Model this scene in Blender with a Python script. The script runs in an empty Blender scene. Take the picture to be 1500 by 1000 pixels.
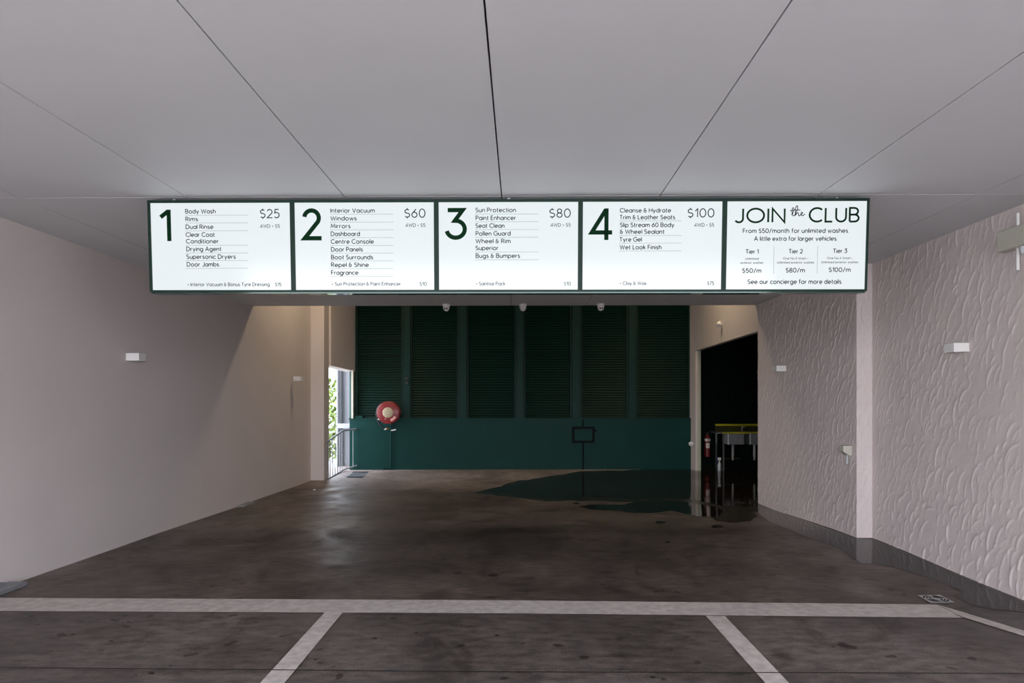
import bpy, bmesh, math, random
import numpy as np
from mathutils import Vector, Matrix
random.seed(7); rng = np.random.RandomState(11)
sc = bpy.context.scene; COL = sc.collection
H = 1.57            # eye height over the nominal floor
FPX = 960.0; YAW = math.atan(12 / 960)

# ---------------------------------------------------------------- camera
cd = bpy.data.cameras.new('camera'); cam = bpy.data.objects.new('camera', cd); COL.objects.link(cam)
cd.sensor_width = 36; cd.lens = 36 * FPX / 1500; cd.shift_y = 90 / 1500; cd.clip_end = 300
cam.location = (0, 0, H); cam.rotation_euler = (math.pi / 2, 0, YAW); sc.camera = cam
sc.view_settings.view_transform = 'Standard'; sc.view_settings.look = 'None'
sc.view_settings.exposure = 0.0; sc.view_settings.gamma = 1; sc.view_settings.use_curve_mapping = False
# ---------------------------------------------------------------- world
w = bpy.data.worlds.new('World'); sc.world = w; w.use_nodes = True
nt = w.node_tree; nt.nodes.clear()
out = nt.nodes.new('ShaderNodeOutputWorld'); bg = nt.nodes.new('ShaderNodeBackground')
tc = nt.nodes.new('ShaderNodeTexCoord'); sx = nt.nodes.new('ShaderNodeSeparateXYZ'); cr = nt.nodes.new('ShaderNodeValToRGB')
nt.links.new(tc.outputs['Generated'], sx.inputs[0]); nt.links.new(sx.outputs['Z'], cr.inputs[0])
cr.color_ramp.elements[0].position = 0.0; cr.color_ramp.elements[0].color = (.93, .95, 1, 1)
cr.color_ramp.elements[1].position = 0.8; cr.color_ramp.elements[1].color = (.66, .78, 1, 1)
nt.links.new(cr.outputs[0], bg.inputs[0]); bg.inputs[1].default_value = 8.0
nt.links.new(bg.outputs[0], out.inputs[0])
# ---------------------------------------------------------------- lights
sd = bpy.data.lights.new('sun', 'SUN'); sd.energy = 22; sd.angle = .02; sd.color = (1, .94, .84)
so = bpy.data.objects.new('sun', sd); COL.objects.link(so)
so.rotation_euler = Vector((.42, -.5, 1.0)).to_track_quat('Z', 'Y').to_euler()
def area(name, loc, size, power, col, aim=(0, 0, -1)):
    l = bpy.data.lights.new(name, 'AREA'); l.shape = 'RECTANGLE'; l.size, l.size_y = size; l.energy = power; l.color = col
    o = bpy.data.objects.new(name, l); COL.objects.link(o); o.location = loc
    o.rotation_euler = Vector(aim).to_track_quat('-Z', 'Y').to_euler(); return o
area('high_bay_lamp', (-3.3, 12.2, H + 3.5), (1.2, .3), 50, (1, .80, .52))
area('high_bay_lamp', (3.0, 12.2, H + 3.5), (1.2, .3), 44, (1, .80, .52))

# ---------------------------------------------------------------- camera maths (photo pixel -> place in the room)
def PY(px, py, Y):
    dx = (px - 750) / FPX; dz = -(py - 590) / FPX; k = Y / (math.cos(YAW) + dx * math.sin(YAW))
    return Vector((k * (dx * math.cos(YAW) - math.sin(YAW)), Y, H + dz * k))
def PZ(px, py, z):
    p = PY(px, py, 1.0); return PY(px, py, (z - H) / (p.z - H))
def PX(px, py, X):
    p = PY(px, py, 1.0); return PY(px, py, X / p.x)
KY = [-60, 3, 5.3, 7.4, 10.45, 13.2, 15.0, 15.6, 40]
KR = [1.57, 1.57, 1.545, 1.51, 1.60, 1.58, 1.53, 1.55, 1.55]
KL = [1.57, 1.57, 1.556, 1.568, 1.60, 1.62, 1.57, 1.56, 1.56]
def _sm(y, V):
    for i in range(len(KY) - 1):
        if y <= KY[i + 1]:
            t = max(0, (y - KY[i]) / (KY[i + 1] - KY[i])); t = t * t * (3 - 2 * t); return V[i] * (1 - t) + V[i + 1] * t
    return V[-1]
def fh(x, y):
    t = min(1, max(0, (x + 4.36) / 8.3)); return H - (_sm(y, KL) * (1 - t) + _sm(y, KR) * t)
def PF(px, py):
    z = 0.0
    for _ in range(12):
        p = PZ(px, py, z); z = .5 * z + .5 * fh(p.x, p.y)
    return PZ(px, py, z)

# ---------------------------------------------------------------- materials
def mat(name, col, rough=.5, metal=0, noise=0, nscale=4, bump=0, bscale=60, col2=None, emit=None, spec=.5, coat=0, detail=4, stretch=None):
    m = bpy.data.materials.new(name); m.use_nodes = True; n = m.node_tree; b = n.nodes['Principled BSDF']
    b.inputs['Base Color'].default_value = (*col, 1); b.inputs['Roughness'].default_value = rough; b.inputs['Metallic'].default_value = metal
    b.inputs['Specular IOR Level'].default_value = spec; b.inputs['Coat Weight'].default_value = coat
    if emit:
        b.inputs['Emission Color'].default_value = (*emit[0], 1); b.inputs['Emission Strength'].default_value = emit[1]
    co = n.nodes.new('ShaderNodeTexCoord'); mp = n.nodes.new('ShaderNodeMapping'); n.links.new(co.outputs['Object'], mp.inputs[0])
    if stretch: mp.inputs['Scale'].default_value = stretch
    tx = n.nodes.new('ShaderNodeTexNoise'); tx.inputs['Scale'].default_value = nscale; tx.inputs['Detail'].default_value = detail
    n.links.new(mp.outputs[0], tx.inputs[0])
    c2 = col2 or tuple(c * (1 - noise) for c in col)
    rp = n.nodes.new('ShaderNodeValToRGB'); rp.color_ramp.elements[0].position = .35; rp.color_ramp.elements[1].position = .65
    rp.color_ramp.elements[0].color = (*c2, 1); rp.color_ramp.elements[1].color = (*col, 1)
    n.links.new(tx.outputs['Fac'], rp.inputs[0]); n.links.new(rp.outputs[0], b.inputs['Base Color'])
    if bump:
        t2 = n.nodes.new('ShaderNodeTexNoise'); t2.inputs['Scale'].default_value = bscale; n.links.new(mp.outputs[0], t2.inputs[0])
        bp = n.nodes.new('ShaderNodeBump'); bp.inputs['Strength'].default_value = bump; bp.inputs['Distance'].default_value = .01
        n.links.new(t2.outputs['Fac'], bp.inputs['Height']); n.links.new(bp.outputs[0], b.inputs['Normal'])
    return m
M = {}
M['wall'] = mat('painted_render', (.63, .56, .54), .75, noise=.04, nscale=1.2, bump=.05)
M['stucco'] = mat('trowelled_stucco', (.69, .605, .585), .55, noise=.05, nscale=2, bump=.08, bscale=40)
M['ceil'] = mat('ceiling_board', (.66, .665, .685), .55, noise=.02, nscale=2)
M['dark'] = mat('black_void', (.006, .006, .006), .9)
M['frame'] = mat('green_frame', (.002, .022, .013), .45, noise=.1, spec=.25)
M['under'] = mat('polished_green_metal', (.02, .05, .04), .08, metal=.3, noise=.05)
M['screen'] = mat('lit_acrylic', (.06, .065, .065), .12, emit=((.865, .935, .955), .86), noise=.01)
M['ink'] = mat('charcoal_print', (.006, .010, .012), .7, spec=.1)
M['green_ink'] = mat('green_print', (.0, .022, .006), .7, spec=.1)
M['teal_ink'] = mat('dotted_print', (.14, .18, .20), .6)
M['gwall'] = mat('dark_green_paint', (.0025, .039, .034), .55, noise=.12, nscale=1.5, bump=.03, spec=.15)
M['louvre'] = mat('dark_green_slats', (.001, .02, .015), .5, noise=.1, nscale=2, spec=.18)
M['post'] = mat('green_steel', (.006, .034, .028), .5, noise=.1, spec=.15)
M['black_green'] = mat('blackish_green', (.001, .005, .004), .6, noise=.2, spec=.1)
M['white'] = mat('white_enamel', (.80, .78, .76), .35, noise=.02)
M['cream'] = mat('cream_plastic', (.55, .53, .45), .4, noise=.03)
M['grey'] = mat('grey_plastic', (.45, .47, .48), .4, noise=.05)
M['steel'] = mat('stainless_steel', (.62, .62, .63), .28, metal=1, noise=.08, nscale=9)
M['galv'] = mat('galvanised_steel', (.30, .31, .33), .5, metal=.4, noise=.15, nscale=20)
M['grate'] = mat('grate_iron', (.12, .12, .125), .4, metal=.7, noise=.2, nscale=30)
M['colpaint'] = mat('pale_grey_paint', (.34, .34, .37), .5, noise=.03)
M['colgrey'] = mat('mid_grey_paint', (.15, .155, .165), .5, noise=.05)
M['red'] = mat('red_enamel', (.23, .016, .018), .4, noise=.12, nscale=6, coat=.1)
M['hub'] = mat('cream_hub', (.52, .44, .30), .5, noise=.08, nscale=20)
M['black'] = mat('black_rubber', (.012, .012, .013), .4, noise=.1)
M['pale'] = mat('pale_print', (.85, .72, .68), .5)
M['brass'] = mat('brass', (.7, .38, .12), .3, metal=1, noise=.1)
M['yellow'] = mat('yellow_edging', (.62, .58, .02), .35, noise=.35, nscale=6)
M['blue'] = mat('blue_plastic', (.03, .05, .3), .4, noise=.05)
M['clear'] = mat('milky_plastic', (.55, .6, .68), .3, noise=.1)
M['leaf'] = mat('leaf_green', (.07, .115, .012), .5, noise=.6, nscale=3, spec=.3)
M['bark'] = mat('bark', (.12, .08, .05), .9, noise=.4, nscale=20)
M['paint'] = mat('worn_line_paint', (.56, .50, .46), .6, col2=(.42, .37, .34), nscale=16, bump=.25, bscale=70, detail=10)
M['forecourt'] = mat('pale_concrete', (.45, .445, .45), .8, noise=.2, nscale=2)
M['joint'] = mat('joint_filler', (.02, .018, .017), .7, noise=.2)
M['spot'] = mat('tar_spot', (.014, .012, .011), .5, noise=.2)

def floor_mat():
    m = bpy.data.materials.new('oily_concrete'); m.use_nodes = True; n = m.node_tree; b = n.nodes['Principled BSDF']
    co = n.nodes.new('ShaderNodeTexCoord')
    def noise(s, d, sc3=(1, 1, 1), dist=0, off=(0, 0, 0)):
        mp = n.nodes.new('ShaderNodeMapping'); mp.inputs['Scale'].default_value = sc3; mp.inputs['Location'].default_value = off
        n.links.new(co.outputs['Object'], mp.inputs[0])
        t = n.nodes.new('ShaderNodeTexNoise'); t.inputs['Scale'].default_value = s; t.inputs['Detail'].default_value = d; t.inputs['Distortion'].default_value = dist
        n.links.new(mp.outputs[0], t.inputs[0]); return t.outputs['Fac']
    def ramp(f, p0, p1, c0, c1):
        r = n.nodes.new('ShaderNodeValToRGB'); r.color_ramp.elements[0].position = p0; r.color_ramp.elements[1].position = p1
        r.color_ramp.elements[0].color = (*c0, 1); r.color_ramp.elements[1].color = (*c1, 1); n.links.new(f, r.inputs[0]); return r.outputs[0]
    def mix(kind, fac, a, c):
        x = n.nodes.new('ShaderNodeMix'); x.data_type = 'RGBA'; x.blend_type = kind
        if isinstance(fac, float): x.inputs[0].default_value = fac
        else: n.links.new(fac, x.inputs[0])
        n.links.new(a, x.inputs[6]); n.links.new(c, x.inputs[7]); return x.outputs[2]
    base = ramp(noise(.75, 6, dist=.6), .36, .66, (.072, .054, .044), (.15, .117, .097))
    fine = ramp(noise(7, 8, (1, 2.2, 1)), .35, .7, (.62, .60, .6), (1.25, 1.22, 1.2))
    c = mix('MULTIPLY', 1.0, base, fine)
    grit = ramp(noise(95, 3), .3, .75, (.72, .72, .72), (1.3, 1.3, 1.3)); c = mix('MULTIPLY', 1.0, c, grit)
    stain = ramp(noise(2.3, 5, (1, .6, 1), 1.2, (4, 7, 0)), .57, .68, (1, 1, 1), (.60, .56, .54)); c = mix('MULTIPLY', 1.0, c, stain)
    spots = ramp(noise(6, 1, off=(2, 3, 0)), .70, .73, (1, 1, 1), (.35, .33, .32)); c = mix('MULTIPLY', 1.0, c, spots)
    # daylight by the stair opening painted into the floor colour; greyer bay in front of the line: its own pour
    sp = n.nodes.new('ShaderNodeSeparateXYZ'); n.links.new(co.outputs['Object'], sp.inputs[0])
    my = n.nodes.new('ShaderNodeMapRange'); my.inputs[1].default_value = 5.0; my.inputs[2].default_value = 5.05; n.links.new(sp.outputs['Y'], my.inputs[0])
    gr = n.nodes.new('ShaderNodeRGB'); gr.outputs[0].default_value = (.92, .98, 1.06, 1)
    c2 = mix('MULTIPLY', 1.0, c, gr.outputs[0]); c = mix('MIX', my.outputs[0], c2, c)
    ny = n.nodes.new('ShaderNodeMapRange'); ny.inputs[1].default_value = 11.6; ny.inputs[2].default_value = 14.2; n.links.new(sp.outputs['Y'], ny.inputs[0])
    pl = n.nodes.new('ShaderNodeRGB'); pl.outputs[0].default_value = (2.7, 2.85, 3.0, 1)  # lightens the back floor colour for daylight spilling in
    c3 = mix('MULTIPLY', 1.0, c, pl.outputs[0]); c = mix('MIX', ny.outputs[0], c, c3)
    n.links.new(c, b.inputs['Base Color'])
    rr = ramp(noise(1.6, 6, dist=.8, off=(9, 1, 0)), .35, .7, (.38,) * 3, (.62,) * 3); n.links.new(rr, b.inputs['Roughness'])
    bp = n.nodes.new('ShaderNodeBump'); bp.inputs['Strength'].default_value = .3; bp.inputs['Distance'].default_value = .004
    n.links.new(noise(70, 6), bp.inputs['Height']); n.links.new(bp.outputs[0], b.inputs['Normal'])
    return m
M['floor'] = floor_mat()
def wet_mat(name, col, col2):
    m = mat(name, col, .05, col2=col2, nscale=1.6, spec=.5, detail=6)
    n = m.node_tree; b = n.nodes['Principled BSDF']; b.inputs['IOR'].default_value = 1.36
    t = n.nodes.new('ShaderNodeTexNoise'); t.inputs['Scale'].default_value = 9
    co = n.nodes.new('ShaderNodeTexCoord'); n.links.new(co.outputs['Object'], t.inputs[0])
    bp = n.nodes.new('ShaderNodeBump'); bp.inputs['Strength'].default_value = .12; bp.inputs['Distance'].default_value = .006
    n.links.new(t.outputs['Fac'], bp.inputs['Height']); n.links.new(bp.outputs[0], b.inputs['Normal'])
    return m
M['wet'] = wet_mat('standing_water', (.020, .014, .010), (.008, .006, .005))
M['wet'].node_tree.nodes['Principled BSDF'].inputs['IOR'].default_value = 1.27
M['shallow'] = wet_mat('shallow_water', (.036, .029, .027), (.016, .013, .013))
n_ = M['shallow'].node_tree.nodes['Principled BSDF']; n_.inputs['IOR'].default_value = 1.17; n_.inputs['Roughness'].default_value = .10
M['damp'] = mat('damp_concrete', (.034, .027, .024), .22, col2=(.02, .016, .014), nscale=3, bump=.1, detail=8)

# ---------------------------------------------------------------- mesh helpers
class MB:
    def __init__(s): s.v = []; s.f = []
    def quad(s, a, b, c, d): s.poly([a, b, c, d])
    def poly(s, ps):
        i = len(s.v); s.v += [tuple(p) for p in ps]; s.f.append(tuple(range(i, i + len(ps))))
    def box(s, x0, x1, y0, y1, z0, z1, R=None, bev=0):
        if bev: return s.bbox(x0, x1, y0, y1, z0, z1, bev)
        i = len(s.v); P = [(x, y, z) for z in (z0, z1) for y in (y0, y1) for x in (x0, x1)]
        if R: P = [tuple(R(Vector(p))) for p in P]
        s.v += P; s.f += [tuple(i + k for k in q) for q in ((0, 2, 3, 1), (4, 5, 7, 6), (0, 1, 5, 4), (2, 6, 7, 3), (0, 4, 6, 2), (1, 3, 7, 5))]
    def bbox(s, x0, x1, y0, y1, z0, z1, b):
        bm = bmesh.new(); bmesh.ops.create_cube(bm, size=1)
        for v in bm.verts: v.co = Vector(((x0 + x1) / 2 + v.co.x * (x1 - x0), (y0 + y1) / 2 + v.co.y * (y1 - y0), (z0 + z1) / 2 + v.co.z * (z1 - z0)))
        bmesh.ops.bevel(bm, geom=bm.edges[:], offset=b, segments=2, affect='EDGES', profile=.5); s.add(bm)
    def add(s, bm):
        i = len(s.v); bm.verts.index_update(); s.v += [tuple(v.co) for v in bm.verts]; s.f += [tuple(i + v.index for v in f.verts) for f in bm.faces]; bm.free()
    def tube(s, pts, r, n=10, cap=True):
        pts = [Vector(p) for p in pts]; i0 = len(s.v); rs = r if isinstance(r, (list, tuple)) else [r] * len(pts)
        up = Vector((0, 0, 1)); 
        for k, p in enumerate(pts):
            t = (pts[min(k + 1, len(pts) - 1)] - pts[max(k - 1, 0)]).normalized()
            if abs(t.dot(up)) > .98: up = Vector((0, 1, 0))
            a = t.cross(up).normalized(); b = t.cross(a).normalized(); up = b.cross(t) if abs((b.cross(t)).dot(t)) < .5 else up; up = -b
            for j in range(n):
                q = 2 * math.pi * j / n; s.v.append(tuple(p + a * math.cos(q) * rs[k] + b * math.sin(q) * rs[k]))
        for k in range(len(pts) - 1):
            for j in range(n):
                A = i0 + k * n + j; B = i0 + k * n + (j + 1) % n; s.f.append((A, B, B + n, A + n))
        if cap: s.f.append(tuple(i0 + j for j in range(n))); s.f.append(tuple(i0 + (len(pts) - 1) * n + j for j in reversed(range(n))))
    def lathe(s, prof, org, axis='z', n=24):
        i0 = len(s.v); o = Vector(org)
        for r, h in prof:
            for j in range(n):
                q = 2 * math.pi * j / n; c, d = r * math.cos(q), r * math.sin(q)
                s.v.append(tuple(o + Vector({'z': (c, d, h), 'y': (c, h, d), 'x': (h, c, d)}[axis])))
        for k in range(len(prof) - 1):
            for j in range(n):
                A = i0 + k * n + j; B = i0 + k * n + (j + 1) % n; s.f.append((A, B, B + n, A + n))
        s.f.append(tuple(i0 + j for j in range(n))); s.f.append(tuple(i0 + (len(prof) - 1) * n + j for j in reversed(range(n))))
    def build(s, name, m, parent=None, smooth=False, org=None):
        me = bpy.data.meshes.new(name); o = bpy.data.objects.new(name, me); COL.objects.link(o)
        base = Vector(org) if org is not None else (world_loc(parent) if parent else Vector((0, 0, 0)))
        me.from_pydata([tuple(Vector(v) - base) for v in s.v], [], s.f); me.materials.append(m)
        bm = bmesh.new(); bm.from_mesh(me); bmesh.ops.recalc_face_normals(bm, faces=bm.faces[:]); bm.to_mesh(me); bm.free()
        if smooth:
            for p in me.polygons: p.use_smooth = True
            try: me.set_sharp_from_angle(angle=math.radians(40))
            except Exception: pass
        if parent: o.parent = parent; o.location = base - world_loc(parent)
        else: o.location = base
        return o
def world_loc(o):
    v = Vector((0, 0, 0))
    while o: v += o.location; o = o.parent
    return v
def tag(o, label=None, cat=None, group=None, kind=None):
    if label: o['label'] = label
    if cat: o['category'] = cat
    if group: o['group'] = group
    if kind: o['kind'] = kind
    return o
def empty(name, loc): o = bpy.data.objects.new(name, None); COL.objects.link(o); o.location = loc; o.empty_display_size = .1; return o
def thing(name, label, cat, loc, group=None): return tag(empty(name, loc), label, cat, group)
def struct(o, label, cat='wall'): return tag(o, label, cat, None, 'structure')
def copy_tree(o, parent=None):
    c = o.copy(); COL.objects.link(c)
    if parent: c.parent = parent
    for ch in list(o.children): copy_tree(ch, c)
    return c

# ---------------------------------------------------------------- floor
XL = -4.36; CZ = H + 1.56
def grid_obj(name, xs, ys, zf, m, parent=None):
    V = [(x, y, zf(x, y)) for y in ys for x in xs]; n = len(xs)
    F = [(j * n + i, j * n + i + 1, (j + 1) * n + i + 1, (j + 1) * n + i) for j in range(len(ys) - 1) for i in range(n - 1)]
    me = bpy.data.meshes.new(name); me.from_pydata(V, [], F); me.materials.append(m)
    for p in me.polygons: p.use_smooth = True
    o = bpy.data.objects.new(name, me); COL.objects.link(o)
    if parent: o.parent = parent
    return o
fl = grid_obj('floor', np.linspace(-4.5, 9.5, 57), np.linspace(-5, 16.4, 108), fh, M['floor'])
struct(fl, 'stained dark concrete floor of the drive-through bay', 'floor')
g = MB(); g.box(-45, 45, -60, -5.0, -.25, -.02); g.box(-45, -4.75, -5, 14.0, -.25, -.02)
struct(g.build('ground', M['forecourt']), 'pale concrete forecourt outside the open front of the bay', 'ground')
g = MB(); g.box(-45, -4.75, 14.0, 45, -3.2, -3.0)
struct(g.build('ground', mat('garden_soil', (.2, .2, .12), .9, noise=.3)), 'lower garden ground outside the side opening', 'ground')

# ---------------------------------------------------------------- stucco relief
def stucco(name, origin, u, v, L, Hh, nrm, step, seed, amp=.0088, narc=None, parent=None, tilt=0):
    """wall of overlapping trowel sweeps, every sweep a raised curved lip"""
    r = np.random.RandomState(seed); nu = int(L / step) + 1; nv = int(Hh / step) + 1
    U = np.linspace(0, L, nu)[None, :].repeat(nv, 0); V = np.linspace(0, Hh, nv)[:, None].repeat(nu, 1)
    Z = np.zeros((nv, nu)); du = L / (nu - 1); dv = Hh / (nv - 1)
    sp = .088; arcs = []
    rows = int(Hh / .10) + 3; cols = int(L / sp) + 4
    for a in range(rows):
        for b in range(cols):
            if r.rand() < .10: continue
            arcs.append(((b - 1 + .5 * (a % 2)) * sp + r.normal(0, .022), (a - 1) * .10 + r.normal(0, .026)))
    r.shuffle(arcs)
    for cu, cv in arcs:
        R = r.uniform(.09, .21); mid = math.radians(r.normal(152, 15)); half = math.radians(r.uniform(18, 46)); low_ = 1 + .8 * max(0, 1 - cv / .9)
        A = amp * low_ * r.uniform(.25, 1.0) * (r.rand() < .85) + .0005
        ox = cu - R * math.cos(mid); oy = cv - R * math.sin(mid); W = R * 1.5 + .09
        i0 = max(0, int((ox - W) / du)); i1 = min(nu, int((ox + W) / du) + 1); j0 = max(0, int((oy - W) / dv)); j1 = min(nv, int((oy + W) / dv) + 1)
        if i0 >= i1 or j0 >= j1: continue
        x = U[j0:j1, i0:i1] - ox; y = V[j0:j1, i0:i1] - oy; ya = y * .78; d = np.hypot(x, ya) - R
        ang = np.arctan2(ya, x); da = np.abs((ang - mid + math.pi) % (2 * math.pi) - math.pi)
        wgt = np.clip((half - da) / .35, 0, 1)
        h = np.where(d < 0, np.exp(d / .0035), .4 * np.exp(-d / .03) + .6 * np.exp(-d / .008)) * wgt * A
        sub = Z[j0:j1, i0:i1]; inside = (d < -.012) & (d > -.07) & (da < half)
        sub[inside] *= .55
        np.maximum(sub, h, out=sub)
    Z += r.rand(nv, nu) * .0006
    cs = r.rand(nv // 12 + 2, nu // 12 + 2); jj = np.linspace(0, cs.shape[0] - 1.01, nv); ii = np.linspace(0, cs.shape[1] - 1.01, nu)
    a0 = jj.astype(int); b0 = ii.astype(int); fa = (jj - a0)[:, None]; fb = (ii - b0)[None, :]
    Z += .003 * ((cs[a0][:, b0] * (1 - fb) + cs[a0][:, b0 + 1] * fb) * (1 - fa) + (cs[a0 + 1][:, b0] * (1 - fb) + cs[a0 + 1][:, b0 + 1] * fb) * fa)
    o, u, v, nrm = (np.array(q, float) for q in (origin, u, v, nrm))
    P = o + U[..., None] * u + V[..., None] * v + Z[..., None] * nrm; P = P.reshape(-1, 3)
    idx = np.arange(nu * nv).reshape(nv, nu); Q = np.stack([idx[:-1, :-1], idx[:-1, 1:], idx[1:, 1:], idx[1:, :-1]], -1).reshape(-1, 4)
    me = bpy.data.meshes.new(name); me.vertices.add(len(P)); me.vertices.foreach_set('co', P.ravel())
    me.loops.add(Q.size); me.loops.foreach_set('vertex_index', Q.ravel().astype(np.int32)); me.polygons.add(len(Q))
    me.polygons.foreach_set('loop_start', np.arange(0, Q.size, 4, dtype=np.int32)); me.polygons.foreach_set('loop_total', np.full(len(Q), 4, np.int32))
    me.update(); me.validate(); me.materials.append(M['stucco'])
    ob = bpy.data.objects.new(name, me); COL.objects.link(ob)
    if parent: ob.parent = parent
    return ob

# ---------------------------------------------------------------- walls
TOPZ = H + 4.0
wl = MB(); wl.box(XL - .3, XL, -.6, 13.6, -.3, TOPZ)
wl.box(XL - .3, XL + .02, 13.6, 13.62, -.3, -.29)
wall_left = struct(wl.build('wall_left', M['wall']), 'smooth off-white rendered wall on the left')
# pillar at the end of the left wall and header over the side opening
pl = MB(); pl.box(XL - .28, -4.085, 13.6, 13.95, -.25, TOPZ)
struct(pl.build('wall_pier_left', M['wall']), 'pale square pier at the far end of the left wall beside the side opening')
hd = MB(); hz = H + .77
hd.box(-4.35, -4.075, 13.95, 15.55, hz, TOPZ, R=lambda p: Vector((p.x + (p.y - 13.6) * .1, p.y, p.z + (-.03 if p.z < hz + .01 and p.y > 14 else 0) + (.03 if p.z < hz + .01 and p.y < 14 else 0))))
struct(hd.build('wall_left_header', M['wall']), 'beige wall panel above the bright side opening')
tr = MB(); p = PY(518.5, 600, 15.35); tr.box(p.x - .03, p.x + .012, 15.22, 15.34, H - .36, hz)
struct(tr.build('trim_1', M['cream']), 'narrow cream corner strip between side opening and green slats', 'trim')

XR = 3.95; PYF = 7.40; XP = 3.775
wr = MB(); wr.box(XR, XR + .35, -.6, PYF, -.3, TOPZ); wr.box(XP + .012, XR + .35, PYF, 10.45, -.3, TOPZ)
wall_right = struct(wr.build('wall_right', M['stucco']), 'white stucco wall on the right with raised trowel sweeps')
zb = -.02
s1 = stucco('stucco_face', (XR - .002, PYF, zb), (0, -1, 0), (0, 0, 1), 3.3, CZ - zb, (-1, 0, 0), .0075, 3, parent=wall_right)
s2 = stucco('stucco_face', (XP + .0, 10.45, zb), (0.0, -1, 0), (0, 0, 1), 10.45 - PYF, CZ - zb, (-1, 0, 0), .0085, 5, parent=wall_right)
s3 = stucco('stucco_face', (XP - .004, PYF - .002, zb), (1, 0, 0), (0, 0, 1), XR - XP + .006, CZ - zb, (0, -1, 0), .009, 8, amp=.006, parent=wall_right)
# right wall beyond the ceiling edge: header and jamb of the wash-room opening
X1, Y1 = 3.80, 10.45; X2, Y2 = 3.97, 14.9
def rw(y): return X1 + (X2 - X1) * (y - Y1) / (Y2 - Y1)
hr = MB(); T = .10
za0 = H + 105 / FPX * 10.5; za1 = H + 76 / FPX * Y2
i = [(rw(Y1), Y1), (rw(Y1) + T, Y1), (rw(Y2) + T, Y2), (rw(Y2), Y2)]
B = [Vector((i[0][0], i[0][1], za0)), Vector((i[1][0], i[1][1], za0)), Vector((i[2][0], i[2][1], za1)), Vector((i[3][0], i[3][1], za1))]
Tt = [Vector((b.x, b.y, TOPZ)) for b in B]
hr.poly(B); hr.poly(Tt[::-1])
for a in range(4): hr.quad(B[a], B[(a + 1) % 4], Tt[(a + 1) % 4], Tt[a])
struct(hr.build('wall_right_header', M['wall']), 'beige wall above the dark wash-room opening')
jm = MB(); jm.box(rw(Y2), rw(Y2) + .10, Y2, 15.62, -.2, TOPZ)
struct(jm.build('wall_right_jamb', M['wall']), 'pale door jamb between the green wall and the dark wash-room opening')
dt = MB(); jx = rw(Y2)
dt.box(jx + .05, jx + .108, Y2 - .05, Y2, fh(4, Y2) - .02, za1 + .03)
struct(dt.build('door_1', mat('jamb_trim', (.50, .52, .42), .5, noise=.05)), 'pale green-grey door trim on the wash-room jamb', 'door')
# wash room shell
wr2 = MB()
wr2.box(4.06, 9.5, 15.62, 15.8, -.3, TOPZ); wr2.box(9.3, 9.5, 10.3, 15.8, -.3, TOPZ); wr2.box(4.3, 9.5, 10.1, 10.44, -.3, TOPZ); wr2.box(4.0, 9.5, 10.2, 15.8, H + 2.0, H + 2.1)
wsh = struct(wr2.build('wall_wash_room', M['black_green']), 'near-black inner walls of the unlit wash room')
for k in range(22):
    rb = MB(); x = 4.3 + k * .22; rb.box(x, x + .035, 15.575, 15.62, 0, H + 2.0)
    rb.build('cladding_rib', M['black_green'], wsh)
# space behind ceiling edge
fc = MB(); fc.box(XL - .2, 4.3, 10.56, 10.66, CZ + .03, TOPZ)
struct(fc.build('wall_upstand', M['wall']), 'upstand wall above the ceiling edge')
rf = MB(); rf.box(XL - .3, 9.5, 10.5, 16.2, TOPZ, TOPZ + .15); rf.box(XL - .3, 4.4, -1.1, 10.6, CZ + .10, CZ + .25)
struct(rf.build('roof', M['dark']), 'roof slab above the bay', 'roof')

# ---------------------------------------------------------------- ceiling boards
cs_ = MB(); cs_.box(XL, 4.2, -1.06, 10.52, CZ + .05, CZ + .10)
ceiling = struct(cs_.build('ceiling', M['dark']), 'ceiling of large pale boards with thin dark joints', 'ceiling')
SX = [XL, -3.84, -2.535, -1.345, -.142, 1.055, 2.245, 3.435, XR + .03]
SX = [XL, -3.80, -2.53, -1.33, -.14, 1.053, 2.24, 3.43, XR + .03]
SYs = [-1.06, 1.94, 4.94, 7.94, 10.5]
for j in range(len(SYs) - 1):
    for k in range(len(SX) - 1):
        gx = .0045; wide = .0045
        x0 = SX[k] + (wide if k == 4 else gx if k else 0); x1 = SX[k + 1] - (gx if k < 7 else 0)
        pb = MB(); pb.box(x0, x1, SYs[j] + (.008 if j else 0), SYs[j + 1] - (.004 if j < 3 else 0), CZ, CZ + .048)
        pb.build('ceiling_board', M['ceil'], ceiling)

# ---------------------------------------------------------------- green back wall
YB = 15.3; zl = PY(760, 614.5, YB).z
bx0 = PY(512, 650, YB).x; bx1 = jx + .015
low = MB(); low.box(bx0, bx1, YB, YB + .3, -.1, zl); low.box(bx0 + .02, 4.3, YB + .3, YB + .45, -.3, TOPZ)
wall_back = struct(low.build('wall_back', M['gwall']), 'dark green wall across the back with a plain dado under slatted bays')
ld = MB(); ld.box(bx0 - .01, bx1, YB - .02, YB + .3, zl, zl + .035); ld.build('ledge', M['gwall'], wall_back)
kb = MB(); p0 = PY(514, 612, YB); p1 = PY(531, 614, YB); kb.box(p0.x, p1.x, YB - .02, YB + .15, zl + .03, zl + .09); kb.build('ledge_block', M['gwall'], wall_back)
posts = [(591.5, 601), (673, 683.5), (757, 766.5), (838.5, 849.5), (921, 931.5)]
YPp = YB + .04
for a, b in posts:
    q0 = PY(a, 520, YPp); q1 = PY(b, 520, YPp); pb = MB()
    pb.box(q0.x, q1.x, YPp, YB + .3, zl + .03, H + 2.7, bev=.008)
    pb.build('post', M['post'], wall_back)
edges = [(520, 591.5), (601, 673), (683.5, 757), (766.5, 838.5), (849.5, 921), (931.5, 1011)]
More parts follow.
